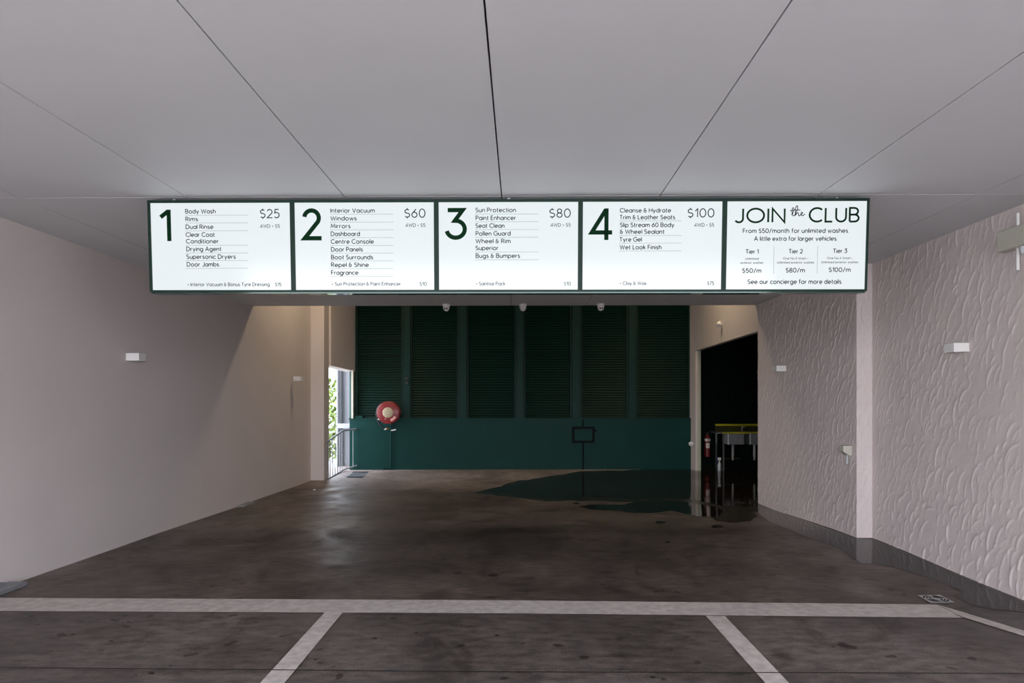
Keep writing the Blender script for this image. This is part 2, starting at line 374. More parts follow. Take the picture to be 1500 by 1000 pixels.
for n_, (a, b) in enumerate(edges):
    x0 = PY(a, 520, YB + .1).x; x1 = PY(b, 520, YB + .1).x; lb = MB(); z = zl + .04
    if n_ == 0: x0 += .02
    while z < H + 2.6:
        gap = n_ == 0 and (abs(z - PY(550, 523, YB).z) < .03 or abs(z - PY(550, 494, YB).z) < .03)
        y0 = YB + .13; y1 = YB + .16
        if not gap:
            lb.quad((x0, y0, z), (x1, y0, z), (x1, y1 - .004, z + .052), (x0, y1 - .004, z + .052))
            lb.quad((x0, y1 - .004, z + .052), (x1, y1 - .004, z + .052), (x1, y0, z + .06), (x0, y0, z + .06))
            lb.quad((x0, y0, z), (x1, y0, z), (x1, y0 + .05, z), (x0, y0 + .05, z))
        else:
            lb.box(x0, x1, y0 + .05, y0 + .06, z, z + .06)
        z += .06
    o = lb.build('louvre_slats', M['louvre'], wall_back); o['kind'] = 'stuff'
    for xa, xb in ((x0 - .01, x0 + .045), (x1 - .055, x1 + .01)):
        fr = MB(); fr.box(xa, xb, YB + .09, YB + .17, zl + .03, H + 2.65); fr.build('bay_frame', M['louvre'], wall_back)
for a, b, c, d in ((594, 598, 552.5, 556.5), (594, 599, 559, 563)):
    q = PY(a, c, YPp); r_ = PY(b, d, YPp); sb = MB(); sb.box(q.x, r_.x, YPp - .05, YPp, r_.z, q.z, bev=.006)
    tag(sb.build('wall_switch', M['black']), 'small dark %s switch box on the first green post' % ('upper' if c < 555 else 'lower'), 'switch')
# outline access frame with conduit on the dado
t = thing('hatch_frame', 'dark rectangular frame with a conduit down to the floor on the green dado', 'hatch', (PY(854, 650, YB).x, YB, 0))
q = PY(838, 624.5, YB - .02); r_ = PY(871, 648.5, YB - .02); fm = MB()
bw = .055
for x0, x1, z0, z1 in ((q.x, r_.x, q.z - bw, q.z), (q.x, r_.x, r_.z, r_.z + bw), (q.x, q.x + bw, r_.z + bw, q.z - bw), (r_.x - bw, r_.x, r_.z + bw, q.z - bw)):
    fm.box(x0, x1, YB - .035, YB - .0, z0, z1)
fm.build('frame', M['black_green'], t)
lt = MB(); lt.box(q.x + bw, r_.x - bw, YB - .012, YB, r_.z + bw, q.z - bw); lt.build('door', M['gwall'], t)
cx = PY(854, 650, YB).x
cn = MB(); cn.tube([(cx, YB - .02, fh(cx, YB)), (cx, YB - .02, r_.z)], .016); cn.build('conduit', M['black_green'], t); cn = MB(); cn.tube([(cx, YB - .02, q.z), (cx, YB - .02, zl + .01)], .016); cn.build('conduit', M['black_green'], t)
lk = MB(); lk.box(r_.x, r_.x + .05, YB - .02, YB, q.z - .12, q.z - .07); lk.build('latch', M['black_green'], t)

# ---------------------------------------------------------------- hose reel
RC = PY(569.5, 604, YB - .16); t = thing('hose_reel', 'red fire hose reel with a cream hub mounted on the green back wall', 'hose reel', (RC.x, YB, RC.z))
rr_ = 16.3 / FPX * YB
b = MB(); b.lathe([(.01, -.10), (rr_ * .93, -.10), (rr_, -.088), (rr_ * 1.0, -.078), (rr_ * .97, -.07), (.02, -.07)], (RC.x, RC.y + .0, RC.z), 'y', 48); b.build('front_flange', M['red'], t, True)
b = MB(); b.lathe([(.02, .06), (rr_ * .97, .06), (rr_, .068), (rr_ * .98, .085), (.02, .085)], (RC.x, RC.y, RC.z), 'y', 48); b.build('rear_flange', M['red'], t, True)
b = MB()
for k in range(6):
    y = -.058 + k * .022
    b.lathe([(rr_ * .80, y - .011), (rr_ * .90, y - .007), (rr_ * .93, y), (rr_ * .90, y + .007), (rr_ * .80, y + .011)], (RC.x, RC.y, RC.z), 'y', 40)
b.build('coiled_hose', M['black'], t, True)
b = MB(); hr_ = 7.6 / FPX * YB; b.lathe([(.01, -.122), (hr_ * .9, -.122), (hr_, -.112), (hr_, -.098), (.01, -.098)], (RC.x, RC.y, RC.z), 'y', 32); hub = b.build('hub', M['hub'], t, True)
b = MB()
for ring, cnt in ((.35, 5), (.68, 9)):
    for k in range(cnt):
        q_ = 2 * math.pi * (k + ring) / cnt; b.lathe([(.001, -.1235), (.009, -.1235), (.009, -.12)], (RC.x + hr_ * ring * math.cos(q_), RC.y, RC.z + hr_ * ring * math.sin(q_)), 'y', 8)
b.build('hub_holes', M['black'], hub)['kind'] = 'stuff'
b = MB()  # pale worn label
def RL(r, a, d): return (RC.x + r * math.cos(math.radians(a)), RC.y - d, RC.z + r * math.sin(math.radians(a)))
for k in range(6):
    a0 = -72 + k * 7.2; a1 = a0 + 7.2; b.quad(RL(rr_ * .62, a0, .1012), RL(rr_ * .62, a1, .1012), RL(rr_ * .84, a1, .1012), RL(rr_ * .84, a0, .1012))
lab = b.build('instruction_label', mat('faded_label', (.72, .22, .19), .5, noise=.1), t)
b = MB()
for row in (.68, .78):
    for k in range(8):
        if (k * 3 + int(row * 100)) % 5 == 0: continue
        a0 = -69 + k * 5; b.quad(RL(rr_ * (row - .03), a0, .1025), RL(rr_ * (row - .03), a0 + 3.4, .1025), RL(rr_ * (row + .03), a0 + 3.4, .1025), RL(rr_ * (row + .03), a0, .1025))
b.build('label_print', M['pale'], lab)['kind'] = 'stuff'
b = MB(); q = PY(564.5, 613.5, RC.y - .1); b.lathe([(.001, -.104), (.012, -.104), (.012, -.1)], (q.x, RC.y, q.z), 'y', 10); b.build('rivet', M['white'], t)
b = MB(); hp = []
for px, py in ((563, 590), (557, 592.5), (552.6, 598), (551.3, 606), (552.3, 614), (556, 621), (561, 626.5), (564.5, 628.5)):
    hp.append(PY(px, py, RC.y - .05))
b.tube(hp, .017, 10); b.build('hose_tail', M['black'], t, True)
b = MB(); b.tube([PY(553.5, 614, RC.y - .075), PY(557.5, 614.2, RC.y - .075)], .017, 8); b.build('hose_clip', M['white'], t)
b = MB(); b.tube([PY(563, 628.6, RC.y - .05), PY(566, 628, RC.y - .05)], .02, 8); b.build('ferrule', M['white'], t)
b = MB(); b.tube([PY(565.5, 628, RC.y - .04), PY(569, 627.5, RC.y - .02)], .026, 10); b.build('brass_valve', M['brass'], t)
b = MB(); b.tube([PY(572.5, 630.3, RC.y - .04), PY(576, 629.8, RC.y - .04), PY(579.8, 629, RC.y - .04)], [.008, .017, .014], 8); b.build('nozzle', M['white'], t)
b = MB(); b.box(RC.x - .05, RC.x + .05, RC.y + .08, YB + .12, RC.z - .12, RC.z + .12); b.build('bracket', M['black'], t)
px_ = PY(572.7, 650, YB - .03).x
b = MB(); b.tube([(px_, YB - .035, RC.z - .2), (px_, YB - .035, fh(px_, YB) + .06), (px_ - .0, YB - .035, fh(px_, YB) + .05), (px_ - .17, YB - .035, fh(px_, YB) + .045), (px_ - .18, YB - .035, fh(px_, YB) - .01)], .018, 10)
b.build('riser_pipe', M['gwall'], t, True)

# ---------------------------------------------------------------- side opening: landing rails, column, garden
def rail(name, label, Yoff, pts_top, pts_bot, X, nb, m, rad=.021, wallend=None):
    P0 = [PX(a, b_, X) for a, b_ in pts_top]; P1 = [PX(a, b_, X) for a, b_ in pts_bot]
    if wallend: P0.append(wallend[0]); P1.append(wallend[1])
    t = thing(name, label, 'railing', (P1[-1].x, P1[-1].y, P1[-1].z))
    b = MB(); b.tube(P0, rad, 10); b.build('handrail', m, t, True)
    b = MB(); b.tube(P1, rad * .85, 10); b.build('bottom_rail', m, t, True)
    for k in range(nb):
        f = (k + .4) / nb
        def along(P):
            L = [0]
            for i_ in range(len(P) - 1): L.append(L[-1] + (P[i_ + 1] - P[i_]).length)
            d = f * L[-1]
            for i_ in range(len(P) - 1):
                if d <= L[i_ + 1]: return P[i_].lerp(P[i_ + 1], (d - L[i_]) / (L[i_ + 1] - L[i_]))
        a = along(P0); c = along(P1); c = Vector((a.x, a.y, c.z))
        b = MB(); b.tube([a, c], .009, 6); b.build('baluster', m, t)
    return t
rail('landing_railing', 'grey steel stair railing bent down to the left, ending on the green wall', 0,
     [(478, 648), (503, 630)], [(478, 703), (505, 687)], -4.05, 9, M['galv'],
     wallend=(Vector((PY(523, 628.5, YB).x, YB - .01, PY(523, 628.5, YB).z)), Vector((PY(523, 681.5, YB).x, YB - .01, PY(523, 681.5, YB).z))))
rail('stair_railing', 'dark thin railing on the far side of the stair, seen against the foliage', 0,
     [(470, 645), (480, 634), (490, 632)], [(470, 703), (481, 693), (490.5, 691)], -4.95, 3, mat('dark_rail', (.06, .055, .06), .5, noise=.1), rad=.024)
# landing slab and post outside
b = MB(); b.box(-5.3, -4.3, 13.9, 18.5, -.3, -.02); struct(b.build('floor_landing', M['forecourt']), 'concrete stair landing outside the side opening', 'floor')
def post(x0, x1, Y, m, name, label, dy=.2, z1=H + 2.0):
    a = PY(x0, 600, Y); c = PY(x1, 600, Y); b = MB(); b.box(a.x, c.x, Y, Y + dy, -.05, z1); return b, m, name, label
t = thing('steel_column', 'grey steel column with a crossbar standing outside the side opening', 'column', (PY(499, 600, 16.1).x, 16.2, -.02))
b, *_ = post(493.5, 499, 16.1, 0, 0, 0); b.build('shaft', M['colgrey'], t)
b = MB(); a = PY(493.0, 600, 16.02); c = PY(494.6, 600, 16.02); b.box(a.x, c.x, 16.0, 16.08, -.05, H + 2); b.build('flange', M['colpaint'], t)
b = MB(); a = PY(494, 620, 15.98); c = PY(513, 627, 15.98); b.box(a.x, c.x, 15.95, 16.0, c.z, a.z); b.build('crossbar', M['colpaint'], t)
b = MB(); a = PY(499, 600, 16.3); c = PY(517, 600, 16.3); b.box(a.x, c.x + .3, 16.3, 16.5, -.05, H + 2.2)
struct(b.build('wall_outside', M['colpaint']), 'pale lilac-grey outer wall seen through the side opening')
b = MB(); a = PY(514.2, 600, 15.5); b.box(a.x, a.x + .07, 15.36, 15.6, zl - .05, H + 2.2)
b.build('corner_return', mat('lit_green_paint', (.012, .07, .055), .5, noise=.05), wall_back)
# foliage
tr_ = thing('garden_tree', 'sunlit yellow-green leafy tree outside beyond the stair', 'tree', (-8.6, 23.5, -3.0))
b = MB(); b.tube([(-8.6, 23.5, -3), (-8.5, 23.5, -.5), (-8.6, 23.6, 1.4)], [.14, .11, .05], 8); b.build('trunk', M['bark'], tr_)
lf = MB(); R3 = random.Random(3)
for k in range(9000):
    u_ = R3.gauss(0, 1); th = R3.uniform(0, 6.283); z = R3.uniform(-2.9, H + .62 + .25 * math.sin(th * 3)); rad = 2.3 * math.sqrt(R3.random()) * (1 - .25 * max(0, z - 1) / 2)
    c = Vector((-8.6 + rad * math.cos(th), 23.5 + rad * math.sin(th), z)); s_ = R3.uniform(.08, .15)
    n_ = Vector((R3.gauss(0, 1), R3.gauss(0, 1), R3.gauss(0, 1))).normalized(); a_ = n_.orthogonal().normalized(); b_ = n_.cross(a_)
    lf.poly([c - a_ * s_, c - b_ * s_ * .5, c + a_ * s_, c + b_ * s_ * .5])
o = lf.build('foliage', M['leaf'], tr_); o['kind'] = 'stuff'

# ---------------------------------------------------------------- painted lines, joint, grates
LEN = [0]
def drape(name, pts, m, lift, sub=5, parent=None, thick=True):
    bm = bmesh.new(); vs = [bm.verts.new((p.x, p.y, 0)) for p in pts]; bm.faces.new(vs)
    bmesh.ops.triangulate(bm, faces=bm.faces[:])
    for _ in range(sub):
        es = [e for e in bm.edges if e.calc_length() > .3]
        if not es: break
        bmesh.ops.subdivide_edges(bm, edges=es, cuts=1); bmesh.ops.triangulate(bm, faces=bm.faces[:])
    for v in bm.verts: v.co.z = fh(v.co.x, v.co.y) + lift
    bmesh.ops.recalc_face_normals(bm, faces=bm.faces[:])
    if bm.faces[:] and bm.faces[0].normal.z < 0: bmesh.ops.reverse_faces(bm, faces=bm.faces[:])
    me = bpy.data.meshes.new(name); bm.to_mesh(me); bm.free(); me.materials.append(m)
    for p in me.polygons: p.use_smooth = True
    o = bpy.data.objects.new(name, me); COL.objects.link(o)
    if parent: o.parent = parent
    return o
def line(name, px, label, lift=.003):
    return tag(drape(name, [PF(*q) for q in px], M['paint'], lift), label, 'road marking', 'painted floor lines')
line('painted_line', [(-30, 875.6), (0, 875.8), (750, 879.5), (1372, 885.5), (1410, 905), (750, 898.5), (0, 895), (-30, 895)], 'broad worn white line painted right across the floor')
line('painted_line', [(477, 896), (503, 896.4), (417.5, 1000), (381, 1045), (341, 1045), (382, 1000)], 'narrow white line running forward from the broad line at left', .0045)
line('painted_line', [(1034, 902.5), (1062, 903), (1155, 1000), (1196, 1045), (1160, 1045), (1120, 1000)], 'narrow white line running forward from the broad line, right of centre', .0045)
line('painted_line', [(1372, 885.5), (1505, 926), (1560, 943), (1560, 952), (1505, 934), (1410, 904)], 'narrow white line slanting off the right end of the broad line', .0045)
jt = [(-40, 977.5), (300, 980.5), (750, 984.5), (1200, 985.5), (1545, 987)]
J = [PF(*q) for q in jt]; J2 = [Vector((p.x, p.y - .011, p.z)) for p in J[::-1]]
o = drape('trim_2', J + J2, M['joint'], .0055, 3); tag(o, 'thin dark saw-cut joint across the floor in front', 'joint', None, 'structure')

def bars_grate(name, label, P, n, m, round_=False):
    """P: four floor corners (near-left, near-right, far-right, far-left)"""
    c = sum(P, Vector()) / 4; t = thing(name, label, 'drain', (c.x, c.y, fh(c.x, c.y)))
    z = fh(c.x, c.y) + .004
    L = [Vector((p.x, p.y, z)) for p in P]
    drape('sump', P, M['dark'], .0035, 2).parent = None
    sump = COL.objects[-1]; sump.name = 'sump'; sump.parent = t; sump.matrix_parent_inverse = Matrix.Translation(-t.location)
    fr = MB()
    for k in range(4):
        a, b_ = L[k], L[(k + 1) % 4]; d = (b_ - a).normalized(); nn = Vector((-d.y, d.x, 0)) * .022
        up = Vector((0, 0, .006)); q = [a, b_, b_ + nn, a + nn]
        fr.poly([p + up for p in q]); 
        for kk in range(4): fr.quad(q[kk], q[(kk + 1) % 4], q[(kk + 1) % 4] + up, q[kk] + up)
    fr.build('frame', m, t)
    if not round_:
        for k in range(n):
            f0 = (k + .3) / n; f1 = (k + .72) / n
            a = L[0].lerp(L[1], f0); b_ = L[0].lerp(L[1], f1); c_ = L[3].lerp(L[2], f1); d_ = L[3].lerp(L[2], f0)
            br = MB(); up = Vector((0, 0, .005)); q = [a, b_, c_, d_]; br.poly([p + up for p in q])
            for kk in range(4): br.quad(q[kk], q[(kk + 1) % 4], q[(kk + 1) % 4] + up, q[kk] + up)
            br.build('grate_bar', m, t)
    return t, L
Pg = [PF(507, 699.5), PF(530, 699.5), PF(541, 690.5), PF(518, 690.5)]
bars_grate('floor_grate', 'barred steel floor grate in front of the green wall near the side opening', Pg, 9, M['galv'])
Pd = [PF(1363, 884), PF(1399.5, 883.4), PF(1377, 872), PF(1344, 872.6)]
cdr = sum(Pd, Vector()) / 4; t = thing('floor_drain', 'square steel floor drain with curved slots beside the right wall', 'drain', (cdr.x, cdr.y, cdr.z))
b = MB(); z0 = cdr.z; q = [Vector((p.x, p.y, z0 + .002)) for p in Pd]; up = Vector((0, 0, .005)); b.poly([p + up for p in q])
for kk in range(4): b.quad(q[kk], q[(kk + 1) % 4], q[(kk + 1) % 4] + up, q[kk] + up)
b.build('plate', M['steel'], t)
for rad in (.035, .055, .075):
    for q0 in range(4):
        b = MB(); a0 = q0 * 90 + 12
        for k in range(6):
            A0 = math.radians(a0 + k * 11); A1 = math.radians(a0 + (k + 1) * 11)
            f = lambda r_, A: (cdr.x + r_ * math.cos(A), cdr.y + r_ * math.sin(A), z0 + .0085)
            b.quad(f(rad, A0), f(rad, A1), f(rad + .011, A1), f(rad + .011, A0))
        b.build('slot', M['dark'], t)

# ---------------------------------------------------------------- water on the floor
def wobble(px, amp=.05, n=5, seed=1):
    R4 = random.Random(seed); P = [PF(*q) for q in px]; O = []
    for k in range(len(P)):
        a, b_ = P[k], P[(k + 1) % len(P)]
        for j in range(n):
            p = a.lerp(b_, j / n); 
            if j: p = p + Vector((R4.uniform(-amp, amp), R4.uniform(-amp, amp), 0))
            O.append(p)
    return O
def puddle(px, label, m='wet', lift=.003, amp=.05, seed=1, n=5, cat='puddle'):
    W_ = wobble(px, amp, n, seed)
    for p in W_:
        if p.y < 7.4: p.x = min(p.x, 3.94)
        elif p.y < 10.43: p.x = min(p.x, 3.762)
        p.y = min(p.y, 15.28 if p.x < 4.08 else 15.56)
    return tag(drape('puddle' if cat == 'puddle' else 'damp_patch', W_, M[m], lift, 5), label, cat)
puddle([(708, 719), (742, 722), (762, 728), (800, 729), (845, 729), (878, 726), (900, 730), (935, 731), (985, 729), (1020, 733), (1060, 741), (1111, 742), (1112, 722), (1114, 700), (1180, 684), (1060, 682), (1014, 685), (960, 686.5), (905, 690), (860, 694), (822, 700), (800, 703.5), (770, 706), (745, 712)],
       'large dark puddle spreading from the wash-room opening across the back of the floor', amp=.04, seed=2, n=4)
puddle([(848, 741.5), (866, 739), (915, 739), (928, 735.5), (980, 733), (1010, 736), (1044, 742), (1060, 748), (1052, 757), (1020, 756), (985, 748), (955, 751), (925, 751), (905, 748), (868, 746.5)],
       'long narrow black puddle in front of the large one', amp=.025, seed=4, n=4)
puddle([(1110, 736), (1160, 756), (1250, 788), (1283, 792), (1360, 822), (1440, 858), (1500, 885), (1560, 905), (1560, 915), (1500, 897), (1455, 893), (1418, 884), (1400, 873), (1412, 868), (1395, 860), (1350, 843), (1312, 832), (1284, 826), (1262, 826), (1246, 816), (1235, 806), (1180, 786), (1150, 773), (1128, 765), (1112, 752)],
       'shallow water lying along the foot of the right-hand stucco wall', 'shallow', amp=.015, seed=5, n=3)
for k, (x, y, a_, lb) in enumerate([(967, 765, 8, 'small damp patch just below the narrow puddle'), (1074, 755.5, 36, 'damp patch left of the near stucco wall corner'), (1050, 771, 9, 'small damp patch in front of the wash-room puddle'), (978, 794, 4, 'tiny dark drip mark in the middle right of the floor'), (845, 737, 5, 'tiny damp mark at the left tip of the narrow puddle')]):
    ring = [(x + a_ * math.cos(q), y + a_ * .28 * math.sin(q)) for q in [j * math.pi / 4 for j in range(8)]]
    puddle(ring, lb, 'damp', .0025, .01, 20 + k, 2, 'stain')
puddle([(695, 721), (745, 727), (800, 734), (870, 733), (950, 737), (1010, 741), (1050, 748), (1112, 750), (1112, 715), (1000, 690), (905, 689), (850, 690), (790, 700), (755, 705), (725, 714)],
       'brown damp margin around the large puddle', 'damp', .0016, .05, 31, 4, 'stain')
# oily streaks / tar marks drawn flat on the concrete
SPOT = ['black floor spot just under the broad line at its left end', 'black floor spot in the left bay, leftmost of those midway down', 'black floor spot under the broad line, second from the left', 'black floor spot in the left bay, right of the leftmost midway one',
 'small black floor spot under the broad line, third from the left', 'largest black floor spot, in front of the saw cut at lower left', 'black floor spot just behind the saw cut at lower left', 'black floor spot in the middle bay near the left narrow line', 'small black floor spot touching the right edge of the left narrow line',
 'faint black floor spot under the broad line left of centre', 'black floor spot near the middle of the centre bay', 'thin black floor spot in the centre bay left of the right narrow line', 'small dark floor spot low in the centre bay at right', 'black floor spot in front of the saw cut left of the right narrow line',
 'black floor spot in the right bay', 'small dark spot behind the broad line at right, below the drip mark', 'small dark spot behind the broad line left of centre', 'small dark spot left of the largest one in front of the saw cut']
for k, (x, y, a_, b_) in enumerate([(46, 903, 5, 1.4), (107, 929, 4, 1.3), (165, 908, 4, 1), (163, 939, 4, 1.2), (188, 911, 3, .8), (222, 986, 5, 2.2), (250, 975, 3, 1), (549, 935, 4, 1.3), (462, 966, 3, 1.2), (610, 927, 3, .9), (728, 931, 3, 1.4), (1006, 933, 5, 1), (983, 952, 3, 1), (956, 992, 4, 1.4), (1221, 947, 3, 1.2), (979, 820, 3, 1), (540, 845, 2.5, .8), (199, 988.5, 2.5, 1)]):
    ring = [PF(x + a_ * math.cos(q) * (1 + .2 * math.sin(3 * q + k)), y + b_ * math.sin(q)) for q in [j * math.pi / 5 for j in range(10)]]
    o = drape('oil_spot', ring, M['spot'], .0022, 1, parent=None)
    tag(o, SPOT[k], 'stain', 'small black floor spots')

# litter
def blob(name, px, py, w_, m, label, cat):
    p = PF(px, py); b = MB(); s_ = w_ / FPX * p.y
    b.lathe([(s_ * .3, 0), (s_ * .5, .004), (s_ * .42, .012), (s_ * .1, .016)], (p.x, p.y, p.z - .001), 'z', 9); return tag(b.build(name, m), label, cat)
blob('litter', 460.5, 717.5, 4.5, M['white'], 'white scrap of litter on the floor by the left pier', 'litter')
blob('litter', 886, 687.6, 2, M['hub'], 'tiny yellow scrap at the foot of the green wall', 'litter')
p0 = PF(352, 741.5); b = MB()
a0, a1 = PX(350, 742, XL + .04), PX(366, 736, XL + .04)
z_ = fh(XL, (a0.y + a1.y) / 2); b.box(XL + .0, XL + .13, a0.y, a1.y, z_ - .01, z_ + .022, bev=.006)
tag(b.build('metal_cover', M['galv']), 'flat grey metal cover on the floor against the left wall', 'cover')
b = MB(); a0 = PX(14, 853, XL + .02); b.box(XL, XL + .16, a0.y - .6, a0.y + .02, fh(XL, a0.y), fh(XL, a0.y) + .035, bev=.006); b.box(XL, XL + .07, a0.y - .6, a0.y - .1, fh(XL, a0.y) + .03, fh(XL, a0.y) + .06)
tag(b.build('corner_guard', M['galv']), 'low grey metal guard at the foot of the left wall beside the painted line', 'guard')

# ---------------------------------------------------------------- box wall lights
def wall_light(side, x_wall, front_y, z0, z1, prot, ln, label):
    t = thing('wall_light', label, 'lamp', (x_wall, front_y + ln / 2, (z0 + z1) / 2), 'box wall lights')
    s_ = 1 if side == 'L' else -1
    a, c = sorted((x_wall + s_ * .0, x_wall + s_ * prot)); b = MB()
    b.bbox(a, c, front_y, front_y + ln, z0, z1, .004); b.build('housing', M['white'], t)
    g_ = MB(); a, c = sorted((x_wall + s_ * .02, x_wall + s_ * (prot - .015))); g_.box(a, c, front_y + .015, front_y + ln - .015, z0 - .002, z0 + .001); g_.build('lens', M['cream'], t); g_ = MB(); g_.box(a, c, front_y + .015, front_y + ln - .015, z1 - .001, z1 + .002); g_.build('lens', M['cream'], t)
    return t
def lamp_from(side, xw, px_wall, py0, py1, prot, ln, label):
    a = PX(px_wall, py0, xw); c = PX(px_wall, py1, xw); wall_light(side, xw, a.y, c.z, a.z, prot, ln, label)
lamp_from('L', XL, 184.4, 516.8, 528, .145, .14, 'white box light on the left wall, the nearer one')
lamp_from('L', -4.30, 429.5, 551.3, 557.6, .14, .14, 'white box light on the left wall, the farther one near the pier')
lamp_from('R', XR, 1421, 501.6, 515, .14, .14, 'white box light on the right stucco wall, nearest the camera')
lamp_from('R', XP + .0, 1152, 535.2, 543.6, .14, .14, 'white box light on the right stucco wall near the dark opening')

# ---------------------------------------------------------------- turret cameras under the ceiling edge
def dome(px, face, label):
    p = PZ(px, 446.5, CZ); p = Vector((p.x, 10.36, CZ)); s_ = 1.0
    t = thing('security_camera', label, 'camera', tuple(p), 'ceiling cameras')
    b = MB(); b.lathe([(.06, 0), (.060, -.025), (.055, -.035), (.02, -.037)], p, 'z', 24); b.build('base', M['white'], t, True)
    b = MB(); b.lathe([(.053, -.03), (.052, -.055), (.047, -.075), (.036, -.096), (.018, -.108), (.002, -.11)], p, 'z', 24); b.build('ball', M['white'], t, True)
    if face:
        b = MB(); c = p + Vector((0, -.050, -.070)); b.lathe([(.001, -.012), (.036, -.010), (.038, 0), (.03, .01)], c, 'y', 20); f = b.build('face_plate', M['white'], t, True)
        for dx in (-.014, .014):
            b = MB(); b.lathe([(.001, -.024), (.0125, -.023), (.013, -.009)], c + Vector((dx * 1.2, 0, -.004)), 'y', 12); b.build('lens', M['black'], f)
    return t
dome(654.5, True, 'white turret security camera under the ceiling edge, left of three')
dome(766, False, 'white security camera under the ceiling edge, middle of three, facing away')
dome(879, True, 'white turret security camera under the ceiling edge, right of three')
# small floodlight-shaped sensor on the beige header
c = PX(1058, 475, 3.90); c.x = rw(c.y) - .0
t = thing('motion_sensor', 'small white conical sensor on the beige wall above the dark opening', 'sensor', tuple(c))
b = MB(); b.lathe([(.03, 0), (.03, -.02), (.012, -.03)], c, 'x', 14); b.build('base', M['white'], t, True)
b = MB(); a = c + Vector((-.03, 0, .01)); b.tube([c + Vector((-.02, 0, .06)), c + Vector((-.05, -.02, .03)), c + Vector((-.07, -.06, -.03))], [.012, .035, .055], 14); b.build('shade', M['white'], t, True)

# ---------------------------------------------------------------- boxes and pipes on the right wall
a = PX(1474, 338, XR - .03); xo = XR - .02
t = thing('conduit_box', 'cream junction box with pale vertical conduits high on the right wall', 'junction box', (XR, a.y - .2, a.z))
y1_ = PX(1474.5, 350, xo).y; y0_ = y1_ - .42
zt = PX(1474.5, 340.5, xo).z; zbm = PX(1474.5, 370, xo).z
b = MB(); b.bbox(XR - .10, XR - .004, y0_, y1_, zbm, zt, .006); b.build('box', M['cream'], t)
cy_ = PX(1491, 300, XR - .04).y
b = MB(); b.tube([(XR - .04, cy_, zt), (XR - .04, cy_, CZ - .07)], .0125, 10); b.build('conduit', M['white'], t)
b = MB(); b.tube([(XR - .04, cy_, zbm), (XR - .04, cy_, zbm - .17)], .0125, 10); b.build('conduit', M['white'], t)
b = MB(); b.lathe([(.02, 0), (.022, -.03), (.015, -.055), (.004, -.06)], (XR - .06, cy_ - .075, zbm), 'z', 12); b.build('plug', M['grey'], t, True)
# tap cover on the far stucco bay
c = PX(1241, 659.5, XP - .04)
t = thing('outlet_box', 'small pale weatherproof outlet box low on the far stucco bay', 'outlet', (XP, c.y, c.z))
b = MB(); hh = .055
b.poly([(XP - .10, c.y - .03, c.z + hh), (XP - .10, c.y - .03, c.z - .01), (XP - .03, c.y - .03, c.z - hh), (XP, c.y - .03, c.z - hh), (XP, c.y - .03, c.z + hh)])
b.poly([(XP - .10, c.y + .07, c.z + hh), (XP - .10, c.y + .07, c.z - .01), (XP - .03, c.y + .07, c.z - hh), (XP, c.y + .07, c.z - hh), (XP, c.y + .07, c.z + hh)])
sh = [(-.10, hh), (-.10, -.01), (-.03, -hh), (0, -hh), (0, hh)]
for k in range(5):
    (x0, z0), (x1, z1) = sh[k], sh[(k + 1) % 5]; b.quad((XP + x0, c.y - .03, c.z + z0), (XP + x1, c.y - .03, c.z + z1), (XP + x1, c.y + .07, c.z + z1), (XP + x0, c.y + .07, c.z + z0))
b.build('housing', M['cream'], t)
b = MB(); b.lathe([(.025, 0), (.025, -.05), (.01, -.055)], (XP - .0, c.y + .17, c.z), 'x', 12); b.tube([(XP - .03, c.y + .15, c.z), (XP - .03, c.y + .05, c.z)], .012, 8); b.build('side_socket', M['cream'], t, True)
b = MB(); b.tube([(XP - .04, c.y, c.z - hh + .004), (XP - .04, c.y, c.z - hh - .10)], .011, 8); b.build('pipe_stub', M['grey'], t, True)
# round tap on the jamb
c = PY(1012.5, 650, YB - .05)
t = thing('wall_tap', 'round white tap fitting on the door jamb beside the green dado', 'tap', (c.x, YB, c.z))
c = PY(1012.3, 650, Y2 - .05)
b = MB(); b.lathe([(.002, -.05), (.045, -.045), (.052, -.02), (.05, .0), (.02, .005)], (c.x + .005, Y2 - .0, c.z), 'y', 18); b.build('knob', M['white'], t, True)
b = MB(); b.tube([(c.x + .02, Y2 - .02, c.z), (c.x + .075, Y2 - .01, c.z)], .03, 10); b.build('collar', M['grey'], t, True)
b = MB(); b.box(c.x - .03, c.x + .01, Y2 - .056, Y2 - .05, c.z - .014, c.z + .0); b.build('slot', M['black'], t)

# ---------------------------------------------------------------- wash room contents
YE = 15.5
def q2(px, py, Y): return PY(px, py, Y)
c = q2(1036, 650, YE); r_ = .063
zt_, zb_ = q2(1036, 637, YE).z, q2(1036, 669, YE).z
t = thing('fire_extinguisher', 'red fire extinguisher with a white band hung in the dark opening', 'fire extinguisher', (c.x, YE + .07, c.z))
b = MB(); b.lathe([(.04, zb_), (r_, zb_ + .02), (r_, zt_ - .06), (r_ * .8, zt_ - .025), (.022, zt_), (.02, zt_ + .03)], (c.x, YE, 0), 'z', 20); b.build('cylinder', M['red'], t, True)
for (pa, pb_, m_, nm) in ((642, 646, 'white', 'band'), (648.5, 656, 'pale', 'label')):
    za, zb2 = q2(1036, pa, YE).z, q2(1036, pb_, YE).z; b = MB(); n_ = 12
    rng_ = range(n_) if nm == 'band' else range(3, 9)
    rr2 = r_ + (.012 if nm == 'band' else .002)
    for k in rng_:
        A0 = math.pi + k * math.pi / n_; A1 = math.pi + (k + 1) * math.pi / n_
        b.quad((c.x + rr2 * math.cos(A0), YE + rr2 * math.sin(A0), zb2), (c.x + rr2 * math.cos(A1), YE + rr2 * math.sin(A1), zb2), (c.x + rr2 * math.cos(A1), YE + rr2 * math.sin(A1), za), (c.x + rr2 * math.cos(A0), YE + rr2 * math.sin(A0), za))
    b.build(nm, M[m_], t)
